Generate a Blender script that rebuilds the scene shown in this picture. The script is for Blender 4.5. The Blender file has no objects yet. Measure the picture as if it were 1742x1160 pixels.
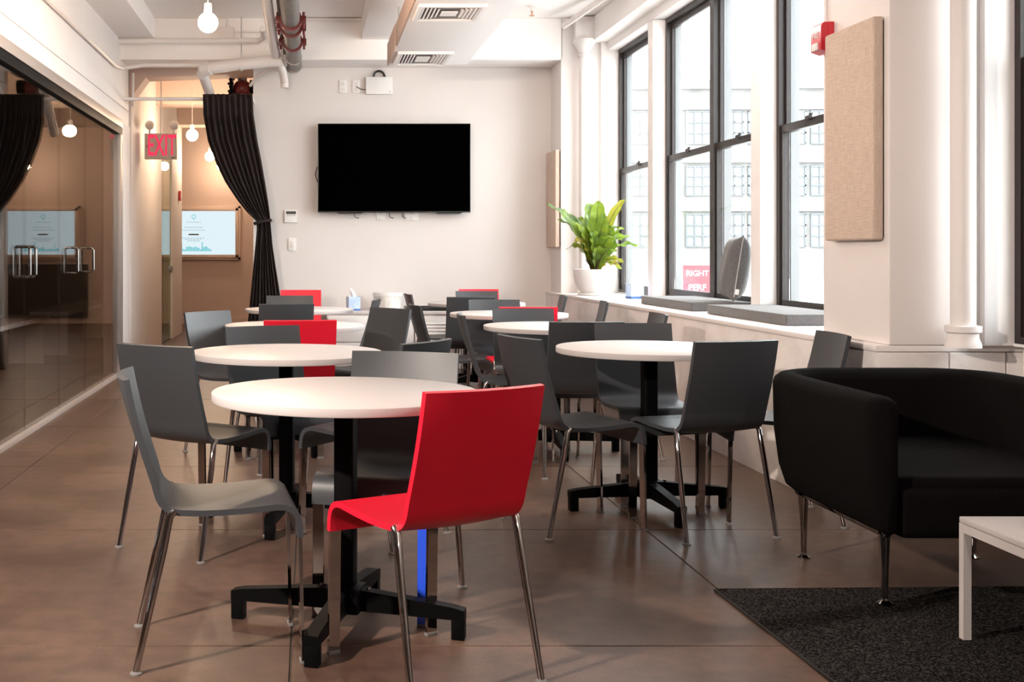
import bpy, bmesh, math, random
from mathutils import Vector, Matrix
random.seed(7)
S = bpy.context.scene
COL = S.collection
PI = math.pi

# ------------------------------------------------------------------ camera, world, exposure
cam = bpy.data.cameras.new('camera'); camo = bpy.data.objects.new('camera', cam); COL.objects.link(camo)
camo.location = (0, 0, 1.17); camo.rotation_euler = (PI/2, 0, 0)
cam.sensor_width = 36; cam.lens = 36*2000/1742
cam.shift_x = (871-527)/1742; cam.shift_y = -(580-430)/1742
cam.clip_end = 400
S.camera = camo
S.view_settings.view_transform = 'Standard'; S.view_settings.look = 'None'
S.view_settings.gamma = 1; S.view_settings.exposure = 0.0
S.view_settings.use_curve_mapping = False
try:
    S.cycles.use_denoising = True
    S.cycles.max_bounces = 10; S.cycles.diffuse_bounces = 5; S.cycles.glossy_bounces = 4
    S.cycles.transparent_max_bounces = 16; S.cycles.sample_clamp_indirect = 6
except Exception:
    pass
W = bpy.data.worlds.new('sky'); S.world = W; W.use_nodes = True
bgn = W.node_tree.nodes['Background']
bgn.inputs[0].default_value = (0.93, 0.97, 1.0, 1); bgn.inputs[1].default_value = 11.5

KEY_POWER = 780.0       # watts of the spotlight on its stand, left of the camera
ROOM_POWER = 560.0
FILL_POWER = 130.0
REAR_FILL_POWER = 500.0
HALL_POWER = 120.0

# ------------------------------------------------------------------ materials
MATS = {}
def mat(name, col, rough=0.5, metal=0.0, spec=0.5, noise=None, bump=None, coat=0.0, sheen=0.0, emit=None):
    """noise=(scale, colour2, lo, hi) ; bump=(scale, strength)"""
    if name in MATS: return MATS[name]
    m = bpy.data.materials.new(name); m.use_nodes = True
    n = m.node_tree.nodes; l = m.node_tree.links; b = n['Principled BSDF']
    b.inputs['Base Color'].default_value = (*col, 1); b.inputs['Roughness'].default_value = rough
    b.inputs['Metallic'].default_value = metal; b.inputs['Specular IOR Level'].default_value = spec
    b.inputs['Coat Weight'].default_value = coat; b.inputs['Sheen Weight'].default_value = sheen
    tc = n.new('ShaderNodeTexCoord')
    if noise:
        t = n.new('ShaderNodeTexNoise'); t.inputs['Scale'].default_value = noise[0]; t.inputs['Detail'].default_value = 8
        l.new(tc.outputs['Object'], t.inputs['Vector'])
        r = n.new('ShaderNodeValToRGB'); r.color_ramp.elements[0].position = noise[2]; r.color_ramp.elements[1].position = noise[3]
        r.color_ramp.elements[0].color = (*col, 1); r.color_ramp.elements[1].color = (*noise[1], 1)
        l.new(t.outputs['Fac'], r.inputs['Fac']); l.new(r.outputs['Color'], b.inputs['Base Color'])
    if bump:
        t2 = n.new('ShaderNodeTexNoise'); t2.inputs['Scale'].default_value = bump[0]; t2.inputs['Detail'].default_value = 4
        l.new(tc.outputs['Object'], t2.inputs['Vector'])
        bp = n.new('ShaderNodeBump'); bp.inputs['Strength'].default_value = bump[1]; bp.inputs['Distance'].default_value = 0.01
        l.new(t2.outputs['Fac'], bp.inputs['Height']); l.new(bp.outputs['Normal'], b.inputs['Normal'])
    if emit:
        b.inputs['Emission Color'].default_value = (*emit[0], 1); b.inputs['Emission Strength'].default_value = emit[1]
    MATS[name] = m
    return m
def emat(name, col, strength):
    if name in MATS: return MATS[name]
    m = bpy.data.materials.new(name); m.use_nodes = True
    n = m.node_tree.nodes; l = m.node_tree.links; n.remove(n['Principled BSDF'])
    e = n.new('ShaderNodeEmission'); e.inputs[0].default_value = (*col, 1); e.inputs[1].default_value = strength
    l.new(e.outputs[0], n['Material Output'].inputs[0]); MATS[name] = m
    return m
def glassmat(name, tint, ior=1.45):
    if name in MATS: return MATS[name]
    m = bpy.data.materials.new(name); m.use_nodes = True
    n = m.node_tree.nodes; l = m.node_tree.links; n.remove(n['Principled BSDF'])
    t = n.new('ShaderNodeBsdfTransparent'); t.inputs[0].default_value = (*tint, 1)
    g = n.new('ShaderNodeBsdfGlossy'); g.inputs['Roughness'].default_value = 0.0
    fr = n.new('ShaderNodeFresnel')
    geo = n.new('ShaderNodeNewGeometry'); io = n.new('ShaderNodeMix'); io.data_type = 'FLOAT'
    io.inputs[2].default_value = ior; io.inputs[3].default_value = 1/ior      # same air-to-glass reflection on both faces of a thin pane
    l.new(geo.outputs['Backfacing'], io.inputs[0]); l.new(io.outputs[0], fr.inputs[0])
    mx = n.new('ShaderNodeMixShader')
    l.new(fr.outputs[0], mx.inputs[0]); l.new(t.outputs[0], mx.inputs[1]); l.new(g.outputs[0], mx.inputs[2])
    l.new(mx.outputs[0], n['Material Output'].inputs[0]); MATS[name] = m
    return m

WHITE = mat('white_paint', (0.80, 0.755, 0.735), 0.6, noise=(1.3, (0.77, 0.72, 0.70), 0.4, 0.7), bump=(40, 0.03))
WALLB = mat('back_wall_paint', (0.70, 0.65, 0.625), 0.6, noise=(1.3, (0.67, 0.62, 0.595), 0.4, 0.7), bump=(40, 0.03))
CEIL = mat('ceiling_paint', (0.93, 0.885, 0.86), 0.7)
ROUGHW = mat('rough_white_paint', (0.78, 0.735, 0.715), 0.65, noise=(6, (0.70, 0.65, 0.63), 0.45, 0.7), bump=(55, 0.25))
HALLP = mat('hall_paint', (0.68, 0.52, 0.45), 0.7)
BRICKB = mat('brown_wall', (0.17, 0.12, 0.10), 0.8)
DARKW = mat('dark_wall', (0.045, 0.037, 0.033), 0.6)
FLOORJ = mat('floor_joint', (0.05, 0.035, 0.028), 0.8)
BRONZE = mat('bronze_frame', (0.026, 0.020, 0.019), 0.4, spec=0.3)
CHROME = mat('chrome', (0.54, 0.52, 0.515), 0.07, metal=1.0)
STEEL = mat('brushed_steel', (0.5, 0.48, 0.46), 0.3, metal=1.0)
GREY = mat('grey_shell', (0.045, 0.048, 0.053), 0.42, spec=0.4, bump=(350, 0.03))
RED = mat('red_shell', (0.76, 0.010, 0.034), 0.42, spec=0.4, bump=(350, 0.03))
BLACKM = mat('black_metal', (0.0022, 0.0022, 0.0025), 0.5, spec=0.08)
BLACKP = mat('black_plastic', (0.004, 0.004, 0.004), 0.35)
TVS = mat('tv_screen', (0.0004, 0.0004, 0.0004), 0.6, spec=0.0)
TOPW = mat('white_laminate', (0.60, 0.555, 0.54), 0.45)
PIPEW = mat('white_pipe_paint', (0.78, 0.72, 0.69), 0.4)
PIPED = mat('grey_iron_pipe', (0.16, 0.145, 0.14), 0.5, metal=0.3, noise=(30, (0.26, 0.24, 0.23), 0.4, 0.7))
REDM = mat('red_enamel', (0.12, 0.008, 0.010), 0.35)
REDALARM = mat('red_alarm_plastic', (0.55, 0.02, 0.035), 0.35)
PLASTW = mat('white_plastic', (0.80, 0.78, 0.77), 0.4)
FABG = mat('grey_cushion_fabric', (0.125, 0.119, 0.119), 0.9, noise=(160, (0.075, 0.070, 0.070), 0.35, 0.65), bump=(500, 0.3), sheen=0.2)
SOFAM = mat('black_wool', (0.0035, 0.0027, 0.0027), 0.95, spec=0.08, bump=(600, 0.3))
CURT = mat('black_curtain_cloth', (0.026, 0.018, 0.0175), 0.8, spec=0.2)
POTM = mat('white_ceramic', (0.72, 0.69, 0.68), 0.25)
SOIL = mat('brown_soil', (0.05, 0.022, 0.014), 0.95, bump=(80, 0.6))
GLASS = glassmat('clear_glass', (0.96, 0.975, 0.97), 1.14)
GLASSP = glassmat('partition_glass', (0.90, 0.88, 0.86), 1.5)
GLASSG = glassmat('green_edge_glass', (0.70, 0.84, 0.70))
BLUE = mat('blue_card', (0.42, 0.56, 0.80), 0.6, noise=(14, (0.60, 0.70, 0.86), 0.4, 0.6))
BLUED = mat('dark_blue_card', (0.07, 0.16, 0.42), 0.6)
TISSUE = mat('tissue_paper', (0.85, 0.84, 0.83), 0.9)

def floor_material():
    m = bpy.data.materials.new('stained_concrete'); m.use_nodes = True
    n = m.node_tree.nodes; l = m.node_tree.links; b = n['Principled BSDF']
    geo = n.new('ShaderNodeNewGeometry')
    def noise(scale, detail=8):
        t = n.new('ShaderNodeTexNoise'); t.inputs['Scale'].default_value = scale; t.inputs['Detail'].default_value = detail
        l.new(geo.outputs['Position'], t.inputs['Vector']); return t
    t1 = noise(1.6); t2 = noise(14); t3 = noise(130, 3)
    r = n.new('ShaderNodeValToRGB'); e = r.color_ramp.elements
    e[0].position = 0.3; e[0].color = (0.074, 0.040, 0.027, 1); e[1].position = 0.72; e[1].color = (0.178, 0.108, 0.077, 1)
    l.new(t1.outputs['Fac'], r.inputs['Fac'])
    r2 = n.new('ShaderNodeValToRGB'); e = r2.color_ramp.elements
    e[0].position = 0.3; e[0].color = (0.74, 0.73, 0.72, 1); e[1].position = 0.7; e[1].color = (1.16, 1.15, 1.14, 1)
    l.new(t2.outputs['Fac'], r2.inputs['Fac'])
    mx = n.new('ShaderNodeMix'); mx.data_type = 'RGBA'; mx.blend_type = 'MULTIPLY'; mx.inputs[0].default_value = 1
    l.new(r.outputs[0], mx.inputs[6]); l.new(r2.outputs[0], mx.inputs[7])
    r3 = n.new('ShaderNodeValToRGB'); e = r3.color_ramp.elements
    e[0].position = 0.35; e[0].color = (0.8, 0.8, 0.8, 1); e[1].position = 0.6; e[1].color = (1.04, 1.04, 1.04, 1)
    l.new(t3.outputs['Fac'], r3.inputs['Fac'])
    mx2 = n.new('ShaderNodeMix'); mx2.data_type = 'RGBA'; mx2.blend_type = 'MULTIPLY'; mx2.inputs[0].default_value = 1
    l.new(mx.outputs[2], mx2.inputs[6]); l.new(r3.outputs[0], mx2.inputs[7])
    l.new(mx2.outputs[2], b.inputs['Base Color'])
    mr = n.new('ShaderNodeMapRange'); mr.inputs[3].default_value = 0.28; mr.inputs[4].default_value = 0.46
    l.new(t1.outputs['Fac'], mr.inputs[0]); l.new(mr.outputs[0], b.inputs['Roughness'])
    b.inputs['Specular IOR Level'].default_value = 0.38
    bp = n.new('ShaderNodeBump'); bp.inputs['Strength'].default_value = 0.03; bp.inputs['Distance'].default_value = 0.004
    l.new(t3.outputs['Fac'], bp.inputs['Height']); l.new(bp.outputs[0], b.inputs['Normal'])
    return m
FLOORM = floor_material()

def weave_material(name, c1, c2, scale):
    m = bpy.data.materials.new(name); m.use_nodes = True
    n = m.node_tree.nodes; l = m.node_tree.links; b = n['Principled BSDF']; b.inputs['Roughness'].default_value = 0.9
    tc = n.new('ShaderNodeTexCoord')
    facs = []
    for sc3 in ((1, 1, 0.06), (1, 0.06, 1)):
        mp = n.new('ShaderNodeMapping'); mp.inputs['Scale'].default_value = (scale*sc3[0], scale*sc3[1], scale*sc3[2])
        l.new(tc.outputs['Object'], mp.inputs[0])
        t = n.new('ShaderNodeTexNoise'); t.inputs['Scale'].default_value = 1; t.inputs['Detail'].default_value = 2
        l.new(mp.outputs[0], t.inputs['Vector']); facs.append(t)
    ad = n.new('ShaderNodeMath'); ad.operation = 'ADD'; l.new(facs[0].outputs[0], ad.inputs[0]); l.new(facs[1].outputs[0], ad.inputs[1])
    mr = n.new('ShaderNodeMapRange'); mr.inputs[1].default_value = 0.7; mr.inputs[2].default_value = 1.3
    l.new(ad.outputs[0], mr.inputs[0])
    r = n.new('ShaderNodeValToRGB'); r.color_ramp.elements[0].color = (*c1, 1); r.color_ramp.elements[1].color = (*c2, 1)
    l.new(mr.outputs[0], r.inputs['Fac']); l.new(r.outputs[0], b.inputs['Base Color'])
    bp = n.new('ShaderNodeBump'); bp.inputs['Strength'].default_value = 0.3; bp.inputs['Distance'].default_value = 0.004
    l.new(mr.outputs[0], bp.inputs['Height']); l.new(bp.outputs[0], b.inputs['Normal'])
    return m
LINEN = weave_material('beige_linen', (0.50, 0.375, 0.30), (0.66, 0.53, 0.44), 230)

def rug_material():
    m = bpy.data.materials.new('charcoal_rug'); m.use_nodes = True
    n = m.node_tree.nodes; l = m.node_tree.links; b = n['Principled BSDF']; b.inputs['Roughness'].default_value = 1.0
    b.inputs['Specular IOR Level'].default_value = 0.1
    tc = n.new('ShaderNodeTexCoord'); t = n.new('ShaderNodeTexNoise'); t.inputs['Scale'].default_value = 150; t.inputs['Detail'].default_value = 5
    l.new(tc.outputs['Object'], t.inputs['Vector'])
    r = n.new('ShaderNodeValToRGB'); e = r.color_ramp.elements
    e[0].position = 0.46; e[0].color = (0.004, 0.0036, 0.0036, 1); e[1].position = 0.66; e[1].color = (0.095, 0.083, 0.08, 1)
    l.new(t.outputs[0], r.inputs[0]); l.new(r.outputs[0], b.inputs['Base Color'])
    bp = n.new('ShaderNodeBump'); bp.inputs['Strength'].default_value = 0.8; bp.inputs['Distance'].default_value = 0.02
    l.new(t.outputs[0], bp.inputs['Height']); l.new(bp.outputs[0], b.inputs['Normal'])
    return m
RUG = rug_material()

def leaf_material(name, c1, c2, c3):
    m = bpy.data.materials.new(name); m.use_nodes = True
    n = m.node_tree.nodes; l = m.node_tree.links; b = n['Principled BSDF']; b.inputs['Roughness'].default_value = 0.4
    tc = n.new('ShaderNodeTexCoord'); t = n.new('ShaderNodeTexNoise'); t.inputs['Scale'].default_value = 9; t.inputs['Detail'].default_value = 5
    l.new(tc.outputs['Object'], t.inputs['Vector'])
    r = n.new('ShaderNodeValToRGB'); e = r.color_ramp.elements
    e[0].position = 0.3; e[0].color = (*c1, 1); e[1].position = 0.62; e[1].color = (*c2, 1)
    k = e.new(0.74); k.color = (*c3, 1)
    l.new(t.outputs[0], r.inputs[0]); l.new(r.outputs[0], b.inputs['Base Color'])
    b.inputs['Transmission Weight'].default_value = 0.0
    tr = n.new('ShaderNodeBsdfTranslucent'); l.new(r.outputs[0], tr.inputs[0])
    mx = n.new('ShaderNodeMixShader'); mx.inputs[0].default_value = 0.35
    l.new(b.outputs[0], mx.inputs[1]); l.new(tr.outputs[0], mx.inputs[2]); l.new(mx.outputs[0], n['Material Output'].inputs[0])
    return m
LEAF = leaf_material('fern_leaf', (0.06, 0.13, 0.012), (0.23, 0.33, 0.028), (0.31, 0.37, 0.055))
LEAFY = leaf_material('yellow_fern_leaf', (0.14, 0.22, 0.02), (0.34, 0.30, 0.03), (0.08, 0.04, 0.015))
RIB = mat('leaf_rib', (0.06, 0.045, 0.015), 0.5)

# ------------------------------------------------------------------ mesh helpers
class MB:
    def __init__(s): s.bm = bmesh.new()
    def box(s, x0, x1, y0, y1, z0, z1, bev=0, seg=2):
        v = [s.bm.verts.new((x, y, z)) for x in (x0, x1) for y in (y0, y1) for z in (z0, z1)]
        fs = [(0, 1, 3, 2), (4, 6, 7, 5), (0, 4, 5, 1), (2, 3, 7, 6), (0, 2, 6, 4), (1, 5, 7, 3)]
        F = [s.bm.faces.new([v[i] for i in f]) for f in fs]
        if bev:
            ed = list({e for f in F for e in f.edges})
            bmesh.ops.bevel(s.bm, geom=ed, offset=bev, segments=seg, affect='EDGES', profile=0.6)
        return s
    def tube(s, pts, r, n=10, cap=True, up=None):
        pts = [Vector(p) for p in pts]; rings = []
        rr = r if isinstance(r, (list, tuple)) else [r]*len(pts)
        prev = None
        for i, p in enumerate(pts):
            d = (pts[min(i+1, len(pts)-1)]-pts[max(i-1, 0)]).normalized()
            if prev is None:
                a = Vector((0, 0, 1)) if abs(d.z) < 0.9 else Vector((1, 0, 0))
                u = d.cross(a).normalized()
            else:
                u = (prev-d*prev.dot(d)).normalized()
            prev = u; w = d.cross(u)
            rings.append([s.bm.verts.new(p+rr[i]*(math.cos(2*PI*k/n)*u+math.sin(2*PI*k/n)*w)) for k in range(n)])
        for a, b in zip(rings, rings[1:]):
            for k in range(n): s.bm.faces.new((a[k], a[(k+1) % n], b[(k+1) % n], b[k]))
        if cap:
            s.bm.faces.new(rings[0][::-1]); s.bm.faces.new(rings[-1])
        return s
    def lathe(s, prof, c=(0, 0, 0), n=32, close=False):
        c = Vector(c); rings = []
        for r, z in prof:
            if r < 1e-5: rings.append([s.bm.verts.new(c+Vector((0, 0, z)))])
            else: rings.append([s.bm.verts.new(c+Vector((r*math.cos(2*PI*k/n), r*math.sin(2*PI*k/n), z))) for k in range(n)])
        if close: rings.append(rings[0])
        for a, b in zip(rings, rings[1:]):
            for k in range(n):
                k2 = (k+1) % n
                if len(a) == 1 and len(b) == 1: continue
                if len(a) == 1: s.bm.faces.new((a[0], b[k2], b[k]))
                elif len(b) == 1: s.bm.faces.new((a[k], a[k2], b[0]))
                else: s.bm.faces.new((a[k], a[k2], b[k2], b[k]))
        return s
    def prism(s, poly, axis, a, b):
        """poly: 2-D points; axis 'x' (poly = y,z), 'y' (poly = x,z) or 'z' (poly = x,y)"""
        def P(p, t):
            return {'x': (t, p[0], p[1]), 'y': (p[0], t, p[1]), 'z': (p[0], p[1], t)}[axis]
        A = [s.bm.verts.new(P(p, a)) for p in poly]; B = [s.bm.verts.new(P(p, b)) for p in poly]
        s.bm.faces.new(A); s.bm.faces.new(B[::-1]); n = len(poly)
        for i in range(n): s.bm.faces.new((A[i], B[i], B[(i+1) % n], A[(i+1) % n]))
        return s
    def grid(s, fn, nu, nv):
        V = [[s.bm.verts.new(fn(i/(nu-1), j/(nv-1))) for j in range(nv)] for i in range(nu)]
        for i in range(nu-1):
            for j in range(nv-1): s.bm.faces.new((V[i][j], V[i+1][j], V[i+1][j+1], V[i][j+1]))
        return s
    def sphere(s, c, r, n=20, m=12, sc=(1, 1, 1)):
        prof = [(max(r*math.sin(PI*i/m), 0), -r*math.cos(PI*i/m)*sc[2]) for i in range(m+1)]
        prof[0] = (0, -r*sc[2]); prof[-1] = (0, r*sc[2])
        return s.lathe(prof, c, n)
    def xf(s, M):
        bmesh.ops.transform(s.bm, matrix=M, verts=s.bm.verts); return s
    def mesh(s, name, m, angle=35):
        bmesh.ops.recalc_face_normals(s.bm, faces=s.bm.faces)
        me = bpy.data.meshes.new(name); s.bm.to_mesh(me); s.bm.free()
        for p in me.polygons: p.use_smooth = True
        me.set_sharp_from_angle(angle=math.radians(angle))
        me.materials.append(m); return me
    def build(s, name, m, parent=None, angle=35):
        return link(name, s.mesh(name, m, angle), parent)
def link(name, me, parent=None):
    o = bpy.data.objects.new(name, me); COL.objects.link(o)
    if parent is not None: o.parent = parent
    return o
def tag(o, label=None, cat=None, group=None, kind=None):
    if label: o['label'] = label
    if cat: o['category'] = cat
    if group: o['group'] = group
    if kind: o['kind'] = kind
    return o
def empty(name, loc=(0, 0, 0), rz=0):
    o = bpy.data.objects.new(name, None); COL.objects.link(o); o.location = loc; o.rotation_euler = (0, 0, rz)
    o.empty_display_size = 0.1
    return o
def thing(name, label, cat, loc=(0, 0, 0), rz=0, group=None): return tag(empty(name, loc, rz), label, cat, group)
def box(name, m, x0, x1, y0, y1, z0, z1, parent=None, bev=0): return MB().box(x0, x1, y0, y1, z0, z1, bev).build(name, m, parent)
def struct(o): o['kind'] = 'structure'; return o
def tubeobj(name, m, pts, r, parent=None, n=10): return MB().tube(pts, r, n).build(name, m, parent)
def arc(c, r, a0, a1, n, plane='yz'):
    out = []
    for i in range(n+1):
        a = math.radians(a0+(a1-a0)*i/n); out.append((c[0]+r*math.cos(a), c[1]+r*math.sin(a)))
    return out
def text(name, s, size, m, parent, loc, rot, extrude=0.002, align='CENTER', sx=1.0, bold=0.0):
    cu = bpy.data.curves.new(name, 'FONT'); cu.body = s; cu.size = size; cu.extrude = extrude; cu.align_x = align; cu.align_y = 'CENTER'
    cu.resolution_u = 3; cu.offset = bold
    t = bpy.data.objects.new(name+'_tmp', cu); COL.objects.link(t)
    dg = bpy.context.evaluated_depsgraph_get(); me = bpy.data.meshes.new_from_object(t.evaluated_get(dg))
    bpy.data.objects.remove(t)
    me.materials.clear(); me.materials.append(m)
    o = link(name, me, parent); o.location = loc; o.rotation_euler = rot; o.scale = (sx, 1, 1)
    return o
FRONT = (PI/2, 0, 0)          # text that faces the camera (-Y)

# ------------------------------------------------------------------ floor
flo = struct(box('floor', FLOORJ, -4.7, 3.12, -3.2, 19.7, -0.12, -0.004))
XL = [-4.48, -3.005, -1.53, -0.055, 1.42, 2.895, 3.11]
YL = [-3.2, -2.38, -0.91, 0.56, 2.03, 3.50, 4.97, 6.44, 7.91, 9.38, 10.85, 12.32, 13.79, 15.26, 16.73, 18.2, 19.67]
slabs = {}
for i in range(len(XL)-1):
    for j in range(len(YL)-1):
        wx = round(XL[i+1]-XL[i]-0.006, 3); wy = round(YL[j+1]-YL[j]-0.006, 3)
        if (wx, wy) not in slabs:
            slabs[(wx, wy)] = MB().box(-wx/2, wx/2, -wy/2, wy/2, -0.03, 0, 0.0015, 1).mesh('slab', FLOORM)
        o = link('slab', slabs[(wx, wy)], flo); o.location = ((XL[i]+XL[i+1])/2, (YL[j]+YL[j+1])/2, 0)

# ------------------------------------------------------------------ ceiling and beams
struct(box('ceiling', CEIL, -4.7, 3.12, -3.2, 19.9, 3.45, 3.6))
struct(box('trim_1', CEIL, -1.86, -1.50, -3.2, 11.42, 3.24, 3.45, bev=0.01))
struct(box('trim_2', CEIL, 0.50, 0.87, -3.2, 11.42, 3.24, 3.45, bev=0.01))
struct(box('trim_3', CEIL, 2.73, 2.90, -3.2, 11.42, 3.21, 3.45, bev=0.01))
struct(box('trim_4', CEIL, -1.86, 2.46, 11.42, 11.90, 3.045, 3.45, bev=0.008))
struct(MB().prism([(-1.87, 2.76), (-1.70, 2.99), (-0.57, 3.03), (-0.57, 3.45), (-1.87, 3.45)], 'y', 12.2, 12.5).build('trim_5', HALLP))
struct(box('trim_6', HALLP, -1.87, 3.0, 14.3, 14.7, 2.98, 3.45))
struct(box('trim_7', HALLP, -1.87, 3.0, 16.6, 17.0, 2.98, 3.45))

# ------------------------------------------------------------------ back wall
struct(box('wall_back', WALLB, -0.572, 3.12, 11.90, 12.06, 0, 3.45))
# rear of the room, behind the camera
struct(box('wall_rear', BRICKB, -4.7, 3.12, -3.35, -3.2, 0, 3.45))
struct(box('wall_far_left', BRICKB, -4.85, -4.7, -3.35, 19.8, 0, 3.45))

# ------------------------------------------------------------------ right wall: low wall, ledge, piers
wr = struct(empty('wall_right'))
def wpart(name, m, *b, bev=0.006): return box(name, m, *b, parent=wr, bev=bev)
wpart('low_wall', ROUGHW, 2.39, 3.15, 4.97, 11.90, 0, 0.752)
wpart('ledge', WHITE, 2.384, 3.12, 4.955, 11.90, 0.752, 0.78, bev=0.008)
wpart('pier', WHITE, 2.44, 3.12, 11.42, 11.90, 0.78, 3.45)
wpart('jamb', WHITE, 2.82, 3.05, 11.37, 11.42, 0.78, 3.22)
wpart('pier', WHITE, 2.44, 3.12, 4.95, 5.59, 0.78, 3.45, bev=0.012)
wpart('jamb', WHITE, 2.815, 3.05, 4.905, 4.95, 0.78, 3.45, bev=0.012)
wpart('window_post', WHITE, 2.88, 3.055, 9.87, 10.02, 0.78, 3.128)
wpart('window_post', WHITE, 2.88, 3.055, 7.52, 7.68, 0.78, 3.128)
wpart('header', WHITE, 2.88, 3.12, 5.59, 11.42, 3.13, 3.45)
wpart('header', WHITE, 2.885, 3.12, -3.2, 4.95, 3.13, 3.45)
wpart('near_low_wall', ROUGHW, 3.0, 3.12, -3.2, 4.95, 0, 0.78)
wpart('near_wall', WHITE, 2.95, 3.12, -3.2, 4.5, 0.78, 3.13)  # unseen wall drawn forward over the window bay to hold back daylight
bw = [(2.392, 2.69), (2.695, 2.93), (2.935, 3.15)]
for k, (z0, z1) in enumerate([(0.0, 0.25), (0.254, 0.50), (0.504, 0.75)]):
    for (x0, x1) in bw:
        wpart('block', ROUGHW, x0, x1, 4.945+random.uniform(0, .006), 4.972, z0, z1, bev=0.008)

# ------------------------------------------------------------------ windows
STORM = mat('pale_storm_frame', (0.16, 0.165, 0.17), 0.6)
def window(name, y0, y1, z0, z1, mull=(), dx=0.0):
    w = struct(empty(name, (dx, 0, 0)))
    t = 0.042; xa, xb = 2.985, 3.05
    m = MB()
    m.box(xa, xb, y0, y0+t, z0, z1).box(xa, xb, y1-t, y1, z0, z1).box(xa, xb, y0+t, y1-t, z1-t, z1).box(xa, xb, y0+t, y1-t, z0, z0+0.03)
    for ym in mull: m.box(xa-0.004, xb-0.004, ym-0.042, ym+0.042, z0+0.03, z1-t)
    m.build('frame', BRONZE, w)
    edges = [y0+t]+[e for ym in mull for e in (ym-0.042, ym+0.042)]+[y1-t]
    zr = 1.955
    for a, b in zip(edges[::2], edges[1::2]):
        for lo, hi, x0 in ((z0+0.03, zr+0.025, 2.996), (zr-0.025, z1-t, 3.022)):
            st = 0.026; d = 0.024
            s_ = MB().box(x0, x0+d, a, a+st, lo, hi).box(x0, x0+d, b-st, b, lo, hi).box(x0, x0+d, a+st, b-st, lo, lo+0.05).box(x0, x0+d, a+st, b-st, hi-0.05, hi).build('sash', BRONZE, w)
            MB().box(x0+0.009, x0+0.015, a+st, b-st, lo+0.05, hi-0.05).build('pane', GLASS, s_)
        MB().box(2.978, 2.996, (a+b)/2-0.03, (a+b)/2+0.03, zr+0.012, zr+0.036).box(2.980, 2.99, (a+b)/2-0.05, (a+b)/2-0.02, zr+0.036, zr+0.048).build('sash_lock', BRONZE, w)
        MB().box(3.052, 3.105, a, a+0.02, z0, z1).box(3.052, 3.105, b-0.02, b, z0, z1).box(3.052, 3.105, a+0.02, b-0.02, z1-0.05, z1).box(3.052, 3.105, a+0.02, b-0.02, z0, z0+0.03).build('storm_frame', STORM, w)
    MB().box(xa-0.004, xb, y0, y1, z0-0.012, z0).build('window_sill', WHITE, w)
    return w
window('window_1', 10.02, 11.37, 0.792, 3.13)
window('window_2', 7.68, 9.87, 0.792, 3.13, (8.72,))
window('window_3', 5.59, 7.52, 0.792, 3.13, (6.56,))
window('window_4', 4.5, 4.905, 0.792, 3.13, (), -0.045)

# ------------------------------------------------------------------ left wall: soffit above the glass, end post, hall
wl = struct(empty('wall_left'))
box('soffit_panel', WHITE, -2.0, -1.84, 5.2, 11.95, 2.606, 3.45, wl, 0.004)
box('soffit_panel', WHITE, -2.0, -1.84, 5.2, 11.95, 2.445, 2.600, wl, 0.004)
box('end_post', WHITE, -1.99, -1.83, 11.33, 11.95, 0, 2.445, wl, 0.006)
box('return_wall', WHITE, -4.7, -1.84, 5.05, 5.2, 0, 3.45, wl)
hl = struct(empty('wall_hall'))
box('shade_tan_recess', HALLP, -2.05, -1.93, 11.95, 12.32, 0, 3.45, hl)  # tan colour stands in for the shade on the opening's jamb
box('white_panel', WHITE, -1.99, -1.87, 12.32, 14.85, 0, 3.45, hl, 0.004)
box('white_pillar', WHITE, -1.99, -1.87, 16.0, 17.2, 0, 3.45, hl, 0.004)
box('panel_above_door', WHITE, -1.99, -1.87, 14.85, 16.0, 2.5, 3.45, hl)
struct(box('wall_hall_back', HALLP, -4.7, 3.12, 19.5, 19.65, 0, 3.45))
struct(box('wall_hall_right', HALLP, 3.0, 3.12, 12.06, 19.5, 0, 3.45))
struct(box('wall_room_divider', DARKW, -4.7, -1.99, 17.05, 17.2, 0, 3.45))
struct(box('baseboard_hall', HALLP, -4.7, 3.0, 19.48, 19.5, 0, 0.1))
dg_ = struct(empty('door_1'))
MB().box(-1.90, -1.888, 14.87, 15.98, 0.02, 2.48).build('glass_leaf', GLASSG, dg_)
MB().box(-1.905, -1.875, 14.85, 14.87, 0, 2.5).build('edge_strip', mat('green_glass_edge', (0.10, 0.16, 0.10), 0.2), dg_)
MB().box(-1.90, -1.86, 15.93, 15.98, 0.93, 0.99).build('lock', STEEL, dg_)
# dark wainscot of the glazed room
struct(box('trim_8', DARKW, -4.7, -4.62, 5.2, 17.05, 0, 1.02))
struct(box('trim_9', DARKW, 0.0, 3.0, 19.40, 19.48, 0.1, 0.98))

# ------------------------------------------------------------------ glass partition
gp = thing('glass_partition', 'floor-to-soffit glass partition with dark head channel and glass doors along the left', 'partition')
MB().box(-1.90, -1.80, 5.2, 11.33, 2.37, 2.445, 0.003).build('head_trim', mat('grey_alu', (0.42, 0.38, 0.36), 0.4, metal=0.6), gp)
MB().box(-1.875, -1.805, 5.2, 11.33, 2.30, 2.37, 0.002).build('head_channel', BLACKM, gp)
MB().box(-1.88, -1.80, 5.2, 11.33, 0, 0.028, 0.002).build('floor_channel', mat('pale_alu', (0.62, 0.56, 0.53), 0.4, metal=0.4), gp)
MB().box(-1.885, -1.80, 11.20, 11.33, 0.028, 2.30, 0.003).build('end_channel', mat('grey_alu', (0.42, 0.38, 0.36)), gp)
panes = [5.2, 6.55, 7.58, 8.62, 9.62, 10.42, 11.20]
for a, b in zip(panes, panes[1:]):
    MB().box(-1.846, -1.834, a+0.004, b-0.004, 0.03, 2.31).build('glass_pane', GLASSP, gp)
DSTEEL = mat('dark_steel', (0.22, 0.21, 0.20), 0.25, metal=1.0)
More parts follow.
